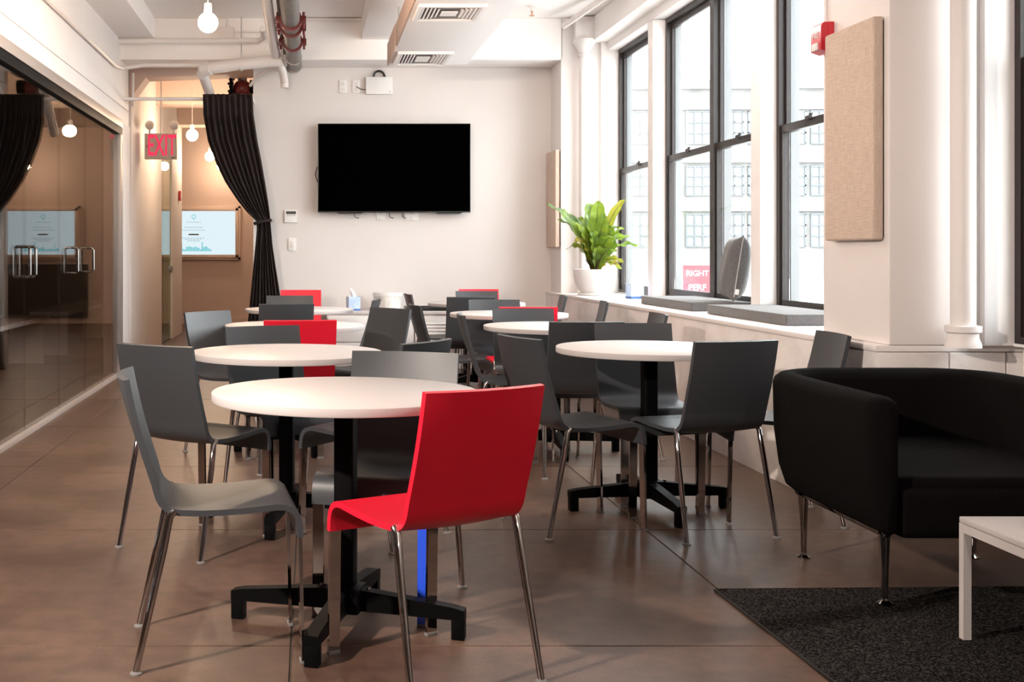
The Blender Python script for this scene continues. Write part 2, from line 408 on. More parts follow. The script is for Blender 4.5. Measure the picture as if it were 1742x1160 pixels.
for y in (7.50, 7.66, 9.05, 9.70):
    for sx in (-1, 1):
        xo = -1.84+sx*0.055; xi = -1.84+sx*0.006
        pts = [(xi, y, 1.21), (xo-sx*0.015, y, 1.21), (xo, y, 1.195), (xo, y, 1.03), (xo-sx*0.015, y, 1.015), (xi, y, 1.015)]
        MB().tube(pts, 0.010, 10).build('door_handle', DSTEEL, gp)
# benches inside the glazed room
def bench(label, y0, y1, x):
    t = thing('bench', label, 'bench', (x, (y0+y1)/2, 0))
    L = (y1-y0)/2
    MB().box(-0.22, 0.22, -L, L, 0.46, 0.505, 0.004).build('bench_top', TOPW, t)
    for s in (-1, 1):
        MB().box(-0.18, 0.18, s*(L-0.15)-0.02, s*(L-0.15)+0.02, 0, 0.46).build('leg', PLASTW, t)
bench('white bench behind the glass doors, nearer the camera', 9.2, 12.6, -3.0)
bench('white bench at the far end of the glazed room', 13.3, 16.4, -2.95)

# ------------------------------------------------------------------ pendant bulbs
WARM = (1.0, 0.74, 0.50)
def pendant(label, x, y, z, power, key, r=0.06, col=WARM, ztop=3.45, group='hanging globe bulbs'):
    t = thing('pendant_bulb', label, 'lamp', (x, y, z), 0, group)
    MB().sphere((0, 0, 0), r).build('bulb', emat('bulb_glow_'+key, col, power), t)
    MB().lathe([(0, 0.115), (0.022, 0.115), (0.024, 0.06), (0.028, 0.052), (0, 0.05)], (0, 0, r-0.06), 16).build('socket', PIPEW, t)
    MB().tube([(0, 0, r+0.05), (0, 0, ztop-z)], 0.004, 6).build('cord', PIPEW, t)
    return t
pendant('lit globe bulb hanging from the ceiling above the left tables', -0.615, 7.10, 2.56, ROOM_POWER, 'room')
st = thing('spotlight', 'black spotlight on a tall stand left of the camera', 'lamp', (-2.05, 1.75, 0))
MB().tube([(0, 0, 0.35), (0, 0, 2.08)], 0.014, 10).build('stand_pole', BLACKM, st)
for k in range(3):
    a_ = k*2*PI/3+0.4
    MB().tube([(0, 0, 0.75), (0.42*math.cos(a_), 0.42*math.sin(a_), 0.01)], 0.010, 8).build('leg', BLACKM, st)
aim = (Vector((0.8, 5.6, 0.6))-Vector((-2.05, 1.75, 2.15))).normalized()
q = aim.to_track_quat('-Z', 'Y')
hd = MB().lathe([(0.03, 0.16), (0.06, 0.15), (0.075, 0.02), (0.078, 0.0), (0.070, 0.0), (0.068, 0.03), (0.05, 0.10), (0.0, 0.11)], n=24).build('lamp_head', BLACKM, st)
hd.location = (0, 0, 2.15); hd.rotation_mode = 'QUATERNION'; hd.rotation_quaternion = q
ld = bpy.data.lights.new('spot_beam', 'SPOT'); ld.energy = KEY_POWER; ld.color = (1, 0.87, 0.77); ld.spot_size = math.radians(84); ld.spot_blend = 0.75; ld.shadow_soft_size = 0.045
lo = bpy.data.objects.new('spot_beam', ld); COL.objects.link(lo); lo.parent = st
lo.location = Vector((0, 0, 2.15))+aim*0.03; lo.rotation_mode = 'QUATERNION'; lo.rotation_quaternion = q
FC = (1.0, 0.90, 0.82)
pendant('added fill bulb hanging unseen behind the camera over the walkway', 1.5, -0.6, 2.6, REAR_FILL_POWER, 'rear', 0.07, FC)  # unseen bulb added to brighten chair backs turned to the camera
for (lab, x, y) in (('added fill bulb, out of view close under the ceiling above the second right table', 1.80, 8.0),
                    ('added fill bulb, out of view close under the ceiling above the third left table', -0.75, 6.2)):
    pendant(lab, x, y, 3.16, FILL_POWER, 'fill', 0.09, FC)  # both bulbs are unseen, added as fill for the room ahead
pendant('lit globe bulb in the hall beside the exit sign', -1.40, 14.0, 2.57, HALL_POWER, 'hall', 0.07)
pendant('lit globe bulb in the hall left of the curtain', -1.44, 16.95, 2.56, HALL_POWER, 'hall', 0.07, ztop=2.99)
pendant('lit globe bulb in the hall half hidden by the curtain edge', -1.43, 19.0, 2.57, HALL_POWER, 'hall', 0.07)
pendant('globe bulb in the hall reflected in the middle of the glass', -0.90, 13.6, 2.58, HALL_POWER, 'hall', 0.07)
pendant('globe bulb in the hall reflected at the left of the glass', -0.22, 14.15, 2.57, HALL_POWER, 'hall', 0.07)
pendant('globe bulb in the hall reflected low in the glass', 0.88, 18.9, 2.57, HALL_POWER, 'hall', 0.07)

# ------------------------------------------------------------------ iron columns
def column(label, x, y, r=0.048):
    t = thing('iron_column', label, 'column', (x, y, 0.78))
    MB().lathe([(0, 0), (0.070, 0), (0.068, 0.016), (0.060, 0.036), (0.058, 0.058), (0.069, 0.064), (0.070, 0.088), (0.048, 0.092), (0, 0.092)], n=28).build('base', WHITE, t)
    MB().tube([(0, 0, 0.085), (0, 0, 2.30)], r, 28).build('shaft', WHITE, t)
    MB().lathe([(0, 2.28), (0.055, 2.28), (0.06, 2.30), (0.055, 2.32), (0.075, 2.36), (0.105, 2.41), (0.105, 2.445), (0, 2.445)], n=28).build('capital', WHITE, t)
    MB().box(-0.09, 0.09, -0.06, 0.06, 2.445, 2.66, 0.004).build('bracket', WHITE, t)
    return t
column('white painted round column beside the potted fern', 2.645, 11.34)
column('white painted round column right of the near beige panel', 2.695, 4.85)

# ------------------------------------------------------------------ acoustic panels, alarm
def panel(label, y0, y1):
    t = thing('acoustic_panel', label, 'panel', (2.41, (y0+y1)/2, 1.70))
    h = (y1-y0)/2
    MB().box(-0.022, 0.024, -h, h, -0.475, 0.475, 0.012, 3).build('fabric_face', LINEN, t)
    MB().box(0.024, 0.029, -h+0.01, h-0.01, -0.46, 0.46).build('backing', BLACKP, t)
panel('beige linen wall panel on the near pier, right of the windows', 4.985, 5.455)
panel('beige linen wall panel in the far corner right of the television', 11.44, 11.88)
al = thing('fire_alarm', 'red fire alarm strobe on the pier above the window seat', 'alarm', (2.44, 5.525, 2.175))
MB().box(-0.028, 0, -0.057, 0.057, -0.072, 0.072, 0.004).build('back_box', REDALARM, al)
MB().prism([(-0.028, -0.07), (-0.062, -0.058), (-0.062, 0.05), (-0.05, 0.07), (-0.028, 0.07)], 'y', -0.055, 0.055).build('cover', REDALARM, al)
MB().box(-0.07, -0.06, -0.03, 0.03, -0.056, -0.022, 0.003).build('strobe_lens', PLASTW, al)
text('lettering', 'FIRE', 0.038, PLASTW, al, (-0.063, 0, 0.012), (PI/2, 0, -PI/2), 0.001)
MB().tube([(-0.004, 0.02, 0.07), (-0.004, 0.02, 1.2)], 0.006, 8).build('conduit', PIPEW, al)

# ------------------------------------------------------------------ television and wall fittings
tv = thing('television', 'large black flat television on the back wall', 'television', (0.845, 11.80, 2.02))
MB().box(-0.765, 0.765, -0.03, 0.03, -0.445, 0.445, 0.004).build('body', BLACKP, tv)
MB().box(-0.757, 0.757, -0.032, -0.029, -0.432, 0.437).build('screen', TVS, tv)
for x in (-0.44, 0.55): MB().prism([(x-0.14, -0.445), (x+0.14, -0.445), (x+0.11, -0.458), (x-0.11, -0.458)], 'y', -0.02, 0.02).build('bottom_speaker', BLACKP, tv)
MB().box(-0.3, 0.3, 0.03, 0.098, -0.2, 0.2).build('wall_bracket', BLACKM, tv)
for x in (-0.4, -0.05, 0.08): MB().tube([(x, 0.05, -0.40), (x+0.01, 0.06, -0.49), (x+0.05, 0.09, -0.50)], 0.004, 6).build('cable', BLACKP, tv)
MB().tube([(-0.77, 0.08, 0.02), (-0.79, 0.07, -0.06), (-0.765, 0.07, -0.14)], 0.005, 6).build('cable', BLACKP, tv)
def plate(name, label, cat, x, z, w=0.075, h=0.125, kind='outlet', y=11.897):
    t = thing(name, label, cat, (x, y, z))
    MB().box(-w/2, w/2, -0.008, 0, -h/2, h/2, 0.003).build('cover_plate', PLASTW, t)
    if kind == 'outlet':
        for s in (-1, 1): MB().box(-0.017, 0.017, -0.011, -0.006, s*0.03-0.017, s*0.03+0.017, 0.003).build('socket_face', mat('ivory', (0.72, 0.67, 0.64), 0.5), t)
    else:
        MB().box(-0.017, 0.017, -0.014, -0.006, -0.034, 0.034, 0.003).build('rocker', mat('ivory', (0.72, 0.67, 0.64)), t)
plate('wall_outlet', 'white wall outlet high on the back wall, left of its pair', 'outlet', 0.337, 2.85)
plate('wall_outlet', 'white wall outlet next to the white router box', 'outlet', 0.47, 2.85)
plate('wall_outlet', 'white wall outlet just below the television', 'outlet', 0.72, 1.545, 0.09, 0.09)
plate('wall_outlet', 'white double outlet below the television centre', 'outlet', 1.03, 1.545, 0.14, 0.09)
plate('light_switch', 'white rocker light switch below the thermostat', 'switch', -0.177, 1.256, 0.08, 0.13, 'switch')
th = thing('thermostat', 'white thermostat with dark display left of the television', 'thermostat', (-0.19, 11.898, 1.54))
MB().box(-0.065, 0.065, -0.025, 0, -0.065, 0.065, 0.006).build('case', PLASTW, th)
MB().box(-0.05, 0.05, -0.028, -0.024, 0.02, 0.05).build('display', BLACKP, th)
for k in range(4): MB().box(-0.042+k*0.023, -0.026+k*0.023, -0.028, -0.024, 0.002, 0.010).build('button', mat('button_grey', (0.35, 0.33, 0.32)), th)
rb = thing('router_box', 'flat white router box above the television with coiled black cable', 'router', (0.70, 11.898, 2.857))
MB().box(-0.135, 0.135, -0.05, 0, -0.087, 0.087, 0.008).build('case', PLASTW, rb)
MB().box(0.10, 0.115, -0.052, -0.049, -0.068, -0.06).build('badge', mat('badge_grey', (0.3, 0.29, 0.28)), rb)
MB().tube([(0.0+0.055*math.cos(a), -0.02, 0.09+0.06*math.sin(a)) for a in [PI*k/14 for k in range(15)]], 0.010, 8).build('cable_coil', BLACKP, rb)
MB().tube([(-0.135, -0.02, -0.04), (-0.18, -0.02, -0.035), (-0.235, -0.012, -0.005)], 0.004, 6).build('cable', BLACKP, rb)
plate('wall_outlet', 'outlet plate low on the window wall behind the near right table', 'outlet', 0, 0)
o_ = [o for o in COL.objects if o.name.startswith('wall_outlet')][-1]
o_.location = (2.388, 5.93, 0.46); o_.rotation_euler = (0, 0, -PI/2)

# ------------------------------------------------------------------ ceiling cassette
ac = thing('air_unit', 'white ducted ceiling air unit with two square diffusers', 'air unit', (0, 0, 0))
MB().box(0.69, 1.36, 5.6, 10.2, 2.80, 2.97, 0.004).build('casing', CEIL, ac)
MB().box(0.672, 0.69, 9.3, 10.21, 2.795, 2.98, 0.002).build('side_panel', mat('tan_panel', (0.60, 0.44, 0.36), 0.6), ac)
MB().box(0.676, 0.69, 5.6, 9.29, 2.805, 2.97, 0.002).build('side_panel', mat('tan_panel', (0.60, 0.44, 0.36)), ac)
for y in (6.2, 8.0, 9.9):
    for x in (0.75, 1.3): MB().tube([(x, y, 2.96), (x, y, 3.45)], 0.006, 6).build('hanger_rod', STEEL, ac)
GRILLE = mat('grille_dark', (0.16, 0.14, 0.13), 0.6)
for (y0, y1) in ((7.70, 8.20), (9.52, 10.12)):
    x0, x1 = 0.715, 1.165
    d = MB().box(x0, x0+0.03, y0+0.03, y1-0.03, 2.78, 2.80).box(x1-0.03, x1, y0+0.03, y1-0.03, 2.78, 2.80).box(x0, x1, y0, y0+0.03, 2.78, 2.80).box(x0, x1, y1-0.03, y1, 2.78, 2.80).build('diffuser', CEIL, ac)
    MB().box(x0+0.03, x1-0.03, y0+0.03, y1-0.03, 2.796, 2.799).build('throat', GRILLE, d)
    MB().box(x0+0.17, x1-0.17, y0+0.18, y1-0.18, 2.783, 2.79).build('centre_plate', CEIL, d)
    for k in range(5):
        for s in (0, 1):
            xx = (x0+0.045+k*0.026) if s == 0 else (x1-0.045-k*0.026)
            in_ = 0.03+k*0.026
            MB().prism([(xx-0.006, 2.795), (xx+0.006, 2.795), (xx+(-0.004 if s == 0 else 0.012), 2.782), (xx+(-0.012 if s == 0 else 0.004), 2.782)], 'y', y0+in_, y1-in_).build('vane', CEIL, d)
sp = thing('sprinkler', 'small copper ceiling sprinkler right of the air unit', 'sprinkler', (2.05, 10.85, 3.45))
MB().lathe([(0, 0), (0.04, 0), (0.04, -0.008), (0.012, -0.012), (0.012, -0.05), (0, -0.05)], n=16).build('escutcheon', PIPEW, sp)
MB().lathe([(0, -0.05), (0.012, -0.05), (0.006, -0.07), (0.006, -0.085), (0.026, -0.09), (0.026, -0.095), (0, -0.095)], n=16).build('head', mat('copper', (0.6, 0.3, 0.16), 0.3, metal=1), sp)

# ------------------------------------------------------------------ pipes
def pipe(name, label, m, pts, r, n=14, group=None):
    return tag(MB().tube(pts, r, n).build(name, m), label, 'pipe', group)
pipe('conduit', 'thin white conduit running along the soffit above the glass', PIPEW, [(-1.815, 5.4, 2.92), (-1.815, 11.0, 2.92), (-1.80, 11.35, 2.95), (-1.6, 11.38, 2.985), (-1.05, 11.38, 2.985)], 0.018)
pipe('conduit', 'thin white conduit hanging down to the hall corner beside the glass end post', PIPEW, [(-1.80, 11.97, 3.0), (-1.80, 11.97, 2.66)], 0.014)
pipe('pipe', 'white pipe crossing under the ceiling along the cross beam', PIPEW, [(-1.84, 11.30, 3.205), (-0.50, 11.30, 3.205), (-0.44, 11.22, 3.23), (-0.44, 10.9, 3.25)], 0.028)
mp = thing('sprinkler_main', 'dark iron sprinkler pipe with red grooved couplings running to the back wall', 'pipe', (0, 0, 0))
MB().tube([(-0.155, 4.5, 3.06), (-0.155, 11.9, 3.06)], 0.074, 24).build('pipe_body', PIPED, mp)
for y in (9.55, 9.85, 10.55):
    c = MB().tube([(-0.155, y-0.035, 3.06), (-0.155, y+0.035, 3.06)], 0.093, 24).tube([(-0.155, y-0.05, 3.06), (-0.155, y+0.05, 3.06)], 0.083, 24)
    cp = c.build('coupling', REDM, mp)
    for s in (-1, 1):
        MB().box(-0.155+s*0.105-0.02, -0.155+s*0.105+0.02, y-0.03, y+0.03, 3.03, 3.09, 0.005).tube([(-0.155+s*0.105, y, 2.995), (-0.155+s*0.105, y, 3.125)], 0.011, 8).build('bolt_ear', REDM, cp)
for y in (11.35, 11.82): MB().tube([(-0.155, y, 3.06), (-0.155, y+0.012, 3.06)], 0.079, 24).build('strap', STEEL, mp)
pipe('pipe', 'white pipe running along the ceiling left of the dark iron pipe', PIPEW, [(-0.33, 4.5, 3.12), (-0.33, 11.40, 3.075)], 0.045)
pipe('conduit', 'thin grey conduit between the white pipe and the iron pipe', PIPED, [(-0.245, 4.5, 3.12), (-0.245, 11.38, 3.10)], 0.014)
wp = thing('drain_pipe', 'white drain pipe with elbow crossing above the black curtain', 'pipe', (0, 0, 0))
MB().tube([(-0.27, 11.36, 3.03), (-0.40, 11.36, 3.02), (-0.70, 11.36, 2.99), (-0.98, 11.36, 2.955), (-1.03, 11.38, 2.94), (-1.045, 11.44, 2.90)], 0.058, 18).build('pipe_body', PIPEW, wp)
MB().tube([(-1.04, 11.42, 2.91), (-1.0, 11.9, 2.74), (-0.93, 12.6, 2.45)], 0.05, 18).build('branch', PIPEW, wp)
MB().tube([(-0.96, 11.36, 2.958), (-1.04, 11.39, 2.94)], 0.068, 18).build('elbow_collar', PIPEW, wp)
MB().tube([(-0.65, 11.36, 2.995), (-0.675, 11.36, 2.992)], 0.066, 18).tube([(-0.662, 11.36, 3.05), (-0.662, 11.36, 3.10)], 0.012, 8).build('clamp', PIPEW, wp)
MB().tube([(-0.662, 11.36, 3.06), (-0.662, 11.36, 3.45)], 0.005, 6).build('hanger_rod', STEEL, wp)
MB().tube([(-0.30, 11.36, 3.02), (-0.27, 11.5, 2.96), (-0.25, 11.62, 2.86), (-0.25, 11.62, 2.80)], 0.04, 14).build('tail', PIPEW, wp)
MB().tube([(-0.28, 11.5, 2.96), (-0.40, 11.6, 2.98), (-0.52, 11.7, 2.93), (-0.60, 11.88, 2.86)], 0.016, 10).build('thin_branch', PIPEW, wp)
jb = thing('junction_box', 'small white junction box on the ceiling beam right of the hanging bulb', 'junction box', (-0.80, 11.38, 3.285))
MB().box(-0.065, 0.065, -0.04, 0.04, -0.065, 0.065, 0.004).build('case', PIPEW, jb)
MB().tube([(0, 0, 0.06), (0, 0, 0.165)], 0.012, 8).build('conduit', PIPEW, jb)
MB().tube([(0.06, 0, 0.02), (0.42, 0, 0.02)], 0.008, 8).build('conduit', PIPEW, jb)
pipe('pipe', 'thin white pipe high on the beam left of the air unit', PIPEW, [(-0.05, 11.40, 3.46), (-0.05, 11.39, 3.43), (0.50, 11.39, 3.43)], 0.016)
pipe('pipe', 'white diagonal pipe meeting the column top in the far corner', PIPEW, [(2.42, 11.2, 3.33), (2.52, 10.5, 3.37), (2.62, 9.6, 3.40)], 0.028)
vl = thing('sprinkler_valve', 'dark red flanged valve hanging behind the curtain top', 'valve', (-0.72, 12.55, 2.92))
MB().sphere((0, 0, 0), 0.10, sc=(1, 1, 1)).build('valve_body', REDM, vl)
MB().tube([(-0.13, 0, 0.04), (-0.10, 0, 0.04)], 0.12, 20).build('flange', BLACKM, vl)
MB().tube([(0.08, 0, 0.02), (0.17, 0, 0.02)], 0.075, 20).build('flange', BLACKM, vl)
MB().tube([(0, 0, -0.06), (0, 0, -0.13)], 0.09, 20).build('lower_flange', REDM, vl)
MB().tube([(0, 0, -0.12), (0, 0, -0.5)], 0.06, 16).build('riser', PIPED, vl)
MB().tube([(0, 0, 0.06), (0, 0, 0.53)], 0.05, 16).build('riser', PIPED, vl)
for k in range(8):
    a = k*PI/4
    MB().tube([(-0.15, 0.105*math.cos(a), 0.04+0.105*math.sin(a)), (-0.085, 0.105*math.cos(a), 0.04+0.105*math.sin(a))], 0.014, 6).build('bolt', BLACKM, vl)

# ------------------------------------------------------------------ curtain
rod = thing('curtain_rod', 'white curtain rod spanning the hall opening', 'rod', (0, 0, 0))
MB().tube([(-1.84, 11.62, 2.69), (-0.56, 11.62, 2.69)], 0.018, 12).build('bar', PIPEW, rod)
MB().box(-0.575, -0.555, 11.59, 11.91, 2.665, 2.715).build('bracket', PIPEW, rod)
CS = 2000/11.62
def cx(p): return (p-527)/CS
def cz(p): return 1.17+(430-p)/CS
crow = [(161, 346, 430), (200, 347, 432), (240, 354, 438), (280, 369, 446), (310, 384, 451), (340, 404, 456), (362, 422, 459), (375, 436, 460), (388, 438, 461), (420, 435, 464), (460, 431, 470), (510, 426, 478), (570, 420, 486), (629, 414, 492)]
def curtain_fn(u, v):
    t = v*(len(crow)-1); i = min(int(t), len(crow)-2); f = t-i
    a, b = crow[i], crow[i+1]
    y = a[0]+(b[0]-a[0])*f; xl = a[1]+(b[1]-a[1])*f; xr = a[2]+(b[2]-a[2])*f
    w = (xr-xl)/84
    amp = 0.035*(0.55+0.45*min(1, w))
    ph = u*2*PI*9
    dx = 0.012*math.sin(2*ph)*w
    yy = 11.62+amp*math.sin(ph)+0.012*math.sin(ph*0.37+v*6)
    if v < 0.07: yy = 11.574+0.020*math.sin(ph)
    yy = min(yy, 11.69) - 0.10*max(0, 1-abs(v-0.54)/0.3)*0.3
    z = cz(y)
    return Vector((cx(xl+(xr-xl)*u)+dx, yy, max(z, 0.012)))
cur = thing('curtain', 'black curtain tied back at the corner of the back wall', 'curtain', (0, 0, 0))
co = MB().grid(curtain_fn, 150, 60).build('cloth', CURT, cur, 80)
sm = co.modifiers.new('thick', 'SOLIDIFY'); sm.thickness = 0.004
MB().tube([(cx(433), 11.53, cz(381)), (cx(447), 11.50, cz(377)), (cx(462), 11.53, cz(375))], 0.016, 10).build('tie_band', CURT, cur)
MB().tube([(cx(460), 11.56, cz(375)), (cx(464), 11.7, cz(374)), (cx(464), 11.90, cz(374))], 0.008, 8).build('tie_hook', STEEL, cur)

# ------------------------------------------------------------------ exit sign
ex = thing('exit_sign', 'hanging grey exit sign with red letters and two lamp heads', 'sign', (-1.645, 13.0, 2.345))
SIGNG = mat('sign_grey', (0.62, 0.54, 0.48), 0.5)
MB().box(-0.178, 0.178, -0.03, 0.03, -0.142, 0.142, 0.006).build('housing', SIGNG, ex)
text('lettering', 'EXIT', 0.325, emat('exit_red', (1.0, 0.05, 0.12), 1.0), ex, (0.012, -0.032, 0.0), FRONT, 0.002, sx=0.48, bold=0.005)
MB().prism([(-0.163, 0.0), (-0.148, 0.02), (-0.148, 0.012), (-0.156, 0.0), (-0.148, -0.012), (-0.148, -0.02)], 'y', -0.033, -0.03).build('arrow', REDM, ex)
MB().box(0.115, 0.155, -0.033, -0.028, -0.128, -0.120).build('test_label', BLACKP, ex)
MB().tube([(0, 0, 0.14), (0, 0, 1.105)], 0.009, 8).build('stem', PIPEW, ex)
for s, xo in ((-1, -0.125), (1, 0.145)):
    MB().sphere((xo, 0.0, 0.235), 0.052, 18, 10).build('lamp_head', PLASTW, ex)
    MB().tube([(xo, 0, 0.14), (xo, 0, 0.19)], 0.012, 8).build('lamp_neck', PLASTW, ex)
pl = thing('pull_station', 'small red fire pull on the white hall pillar', 'alarm', (-1.866, 16.75, 1.98))
MB().box(0, 0.03, -0.05, 0.05, -0.07, 0.07, 0.004).build('case', REDALARM, pl)
MB().box(0.03, 0.036, -0.03, 0.03, -0.03, 0.0).build('handle', PLASTW, pl)

# ------------------------------------------------------------------ framed screens in the hall
FRAME = mat('cream_frame', (0.74, 0.58, 0.50), 0.5)
SCREEN = emat('screen_glow', (0.80, 0.94, 1.0), 0.95)
TEAL = emat('screen_teal', (0.30, 0.75, 0.82), 0.85)
GREYT = emat('screen_grey', (0.50, 0.62, 0.66), 0.85)
def framed_screen(label, x, w):
    t = thing('framed_screen', label, 'screen', (x, 19.46, 1.50))
    h = 0.36; fw = 0.085
    m = MB()
    for d, inn, out in ((0.03, fw*0.45, fw), (0.06, 0.0, fw*0.6)):
        m.box(-w/2-out, -w/2-inn, -d, 0.03, -h-out, h+out, 0.006).box(w/2+inn, w/2+out, -d, 0.03, -h-out, h+out, 0.006)
        m.box(-w/2-out, w/2+out, -d, 0.03, h+inn, h+out, 0.006).box(-w/2-out, w/2+out, -d, 0.03, -h-out, -h-inn, 0.006)
    m.build('frame', FRAME, t)
    s = MB().box(-w/2, w/2, -0.012, 0.01, -h, h).build('screen', SCREEN, t)
    cxn = -0.08
    rg = MB()
    rg.tube([(cxn+0.032*math.cos(2*PI*k/16), -0.014, h-0.09+0.032*math.sin(2*PI*k/16)) for k in range(17)], 0.007, 6)
    rg.box(cxn-0.006, cxn+0.006, -0.016, -0.012, h-0.155, h-0.125).build('logo_ring', TEAL, s)
    tx = MB()
    for (z, ww) in ((0.175, 0.24), (0.09, 0.30), (0.045, 0.38), (-0.085, 0.40), (-0.11, 0.30), (-0.135, 0.2)):
        x0 = cxn-ww/2
        while x0 < cxn+ww/2-0.02:
            l_ = random.uniform(0.02, 0.05); tx.box(x0, x0+l_, -0.0145, -0.012, z-0.006, z+0.006); x0 += l_+0.012
    tx.build('small_print', GREYT, s)
    MB().box(cxn-0.085, cxn+0.085, -0.0145, -0.012, -0.04, -0.015).build('headline', mat('headline_grey', (0.25, 0.32, 0.35)), s)
    sk = MB(); x0 = cxn-0.26
    while x0 < cxn+0.28:
        l_ = random.uniform(0.018, 0.045); hh = random.uniform(0.03, 0.09)
        sk.box(x0, x0+l_, -0.0145, -0.012, -h+0.055, -h+0.055+hh); x0 += l_+0.004
    sk.box(cxn+0.13, cxn+0.15, -0.0145, -0.012, -h+0.055, -h+0.21).box(cxn-0.20, cxn-0.19, -0.0145, -0.012, -h+0.055, -h+0.19)
    sk.build('skyline', TEAL, s)
framed_screen('lit screen in a cream frame on the hall wall left of the curtain', -1.84, 1.22)
framed_screen('lit screen in a cream frame deeper in the hall, seen reflected in the glass', 0.82, 1.22)

# ------------------------------------------------------------------ cabinets along the back wall
def cabinet(label, x0, x1, kind):
    t = thing('low_cabinet', label, 'cabinet', ((x0+x1)/2, 11.62, 0), 0)
    w = (x1-x0)/2
    MB().box(-w+0.003, w-0.003, -0.25, 0.275, 0.06, 0.575, 0.003).build('body', PLASTW, t)
    MB().box(-w+0.02, w-0.02, -0.22, 0.27, 0, 0.06).build('plinth', mat('plinth_grey', (0.3, 0.28, 0.27)), t)
    if kind == 'drawer':
        for z0, z1 in ((0.07, 0.30), (0.31, 0.56)):
            d = MB().box(-w+0.012, w-0.012, -0.268, -0.25, z0, z1, 0.003).build('drawer', PLASTW, t)
            MB().box(-0.07, 0.07, -0.29, -0.268, (z0+z1)/2+0.02, (z0+z1)/2+0.032, 0.003).build('handle', STEEL, d)
    else:
        d = MB().box(-w+0.012, w-0.012, -0.262, -0.25, 0.07, 0.56, 0.003).build('grille_panel', PLASTW, t)
        for k in range(9):
            z = 0.22+k*0.032
            MB().prism([(-0.262, z), (-0.272, z+0.003), (-0.272, z+0.010), (-0.262, z+0.018)], 'x', -w+0.07, w-0.07).build('louvre', PLASTW, d)
cabinet('low white drawer cabinet below the blue tissue box', 0.16, 0.62, 'drawer')
cabinet('low white louvred cabinet below the round tin', 0.625, 1.01, 'louvre')
cabinet('low white louvred cabinet below the black tray', 1.015, 1.40, 'louvre')
tag(MB().box(0.15, 1.41, 11.345, 11.897, 0.576, 0.606, 0.004).build('counter_top', TOPW), 'white worktop running along the low cabinets under the television', 'worktop')
def tissue_box(label, x, y, z, rz=0):
    t = thing('tissue_box', label, 'tissue box', (x, y, z), rz)
    MB().box(-0.058, 0.058, -0.058, 0.058, 0.014, 0.135, 0.002).build('carton', BLUE, t)
    MB().box(-0.0585, 0.0585, -0.0585, 0.0585, 0, 0.02, 0.001).build('printed_band', BLUED, t)
    def fn(u, v):
        a = (u-0.5)*0.085
        return Vector((a*(1-0.4*v)+0.03*v*math.sin(5*u+1)-0.02*v, 0.014*math.sin(9*u)*(1-0.3*v)+0.02*v*math.cos(4*u), 0.13+0.09*v*(1-0.35*abs(u-0.35))))
    tt = MB().grid(fn, 14, 8).build('tissue', TISSUE, t, 80)
    tt.modifiers.new('thick', 'SOLIDIFY').thickness = 0.001
tissue_box('blue tissue box on the low cabinets under the television', 0.425, 11.50, 0.606, 0.2)
tissue_box('pale blue tissue box on the window ledge beside the fern', 2.77, 10.02, 0.78, 0.15)
tin = thing('round_tin', 'round white tin with lid on the low cabinets', 'tin', (0.765, 11.56, 0.606))
MB().lathe([(0, 0), (0.137, 0), (0.14, 0.004), (0.14, 0.145), (0, 0.145)], n=36).build('body', mat('pale_tin', (0.66, 0.64, 0.60), 0.35, metal=0.2, noise=(12, (0.78, 0.76, 0.72), 0.4, 0.6)), tin)
MB().lathe([(0, 0.175), (0.135, 0.175), (0.146, 0.17), (0.146, 0.140), (0.14, 0.138)], n=36).build('lid', PLASTW, tin)
tr = thing('serving_tray', 'flat black tray on the low cabinets right of the tin', 'tray', (1.15, 11.58, 0.606))
MB().box(-0.20, 0.24, -0.15, 0.15, 0, 0.012, 0.004).build('base', BLACKP, tr)
m = MB()
for (a, b, c, d) in ((-0.21, 0.25, -0.16, -0.148), (-0.21, 0.25, 0.148, 0.16), (-0.21, -0.198, -0.16, 0.16), (0.238, 0.25, -0.16, 0.16)): m.box(a, b, c, d, 0.004, 0.036, 0.003)
m.build('rim', BLACKP, tr)

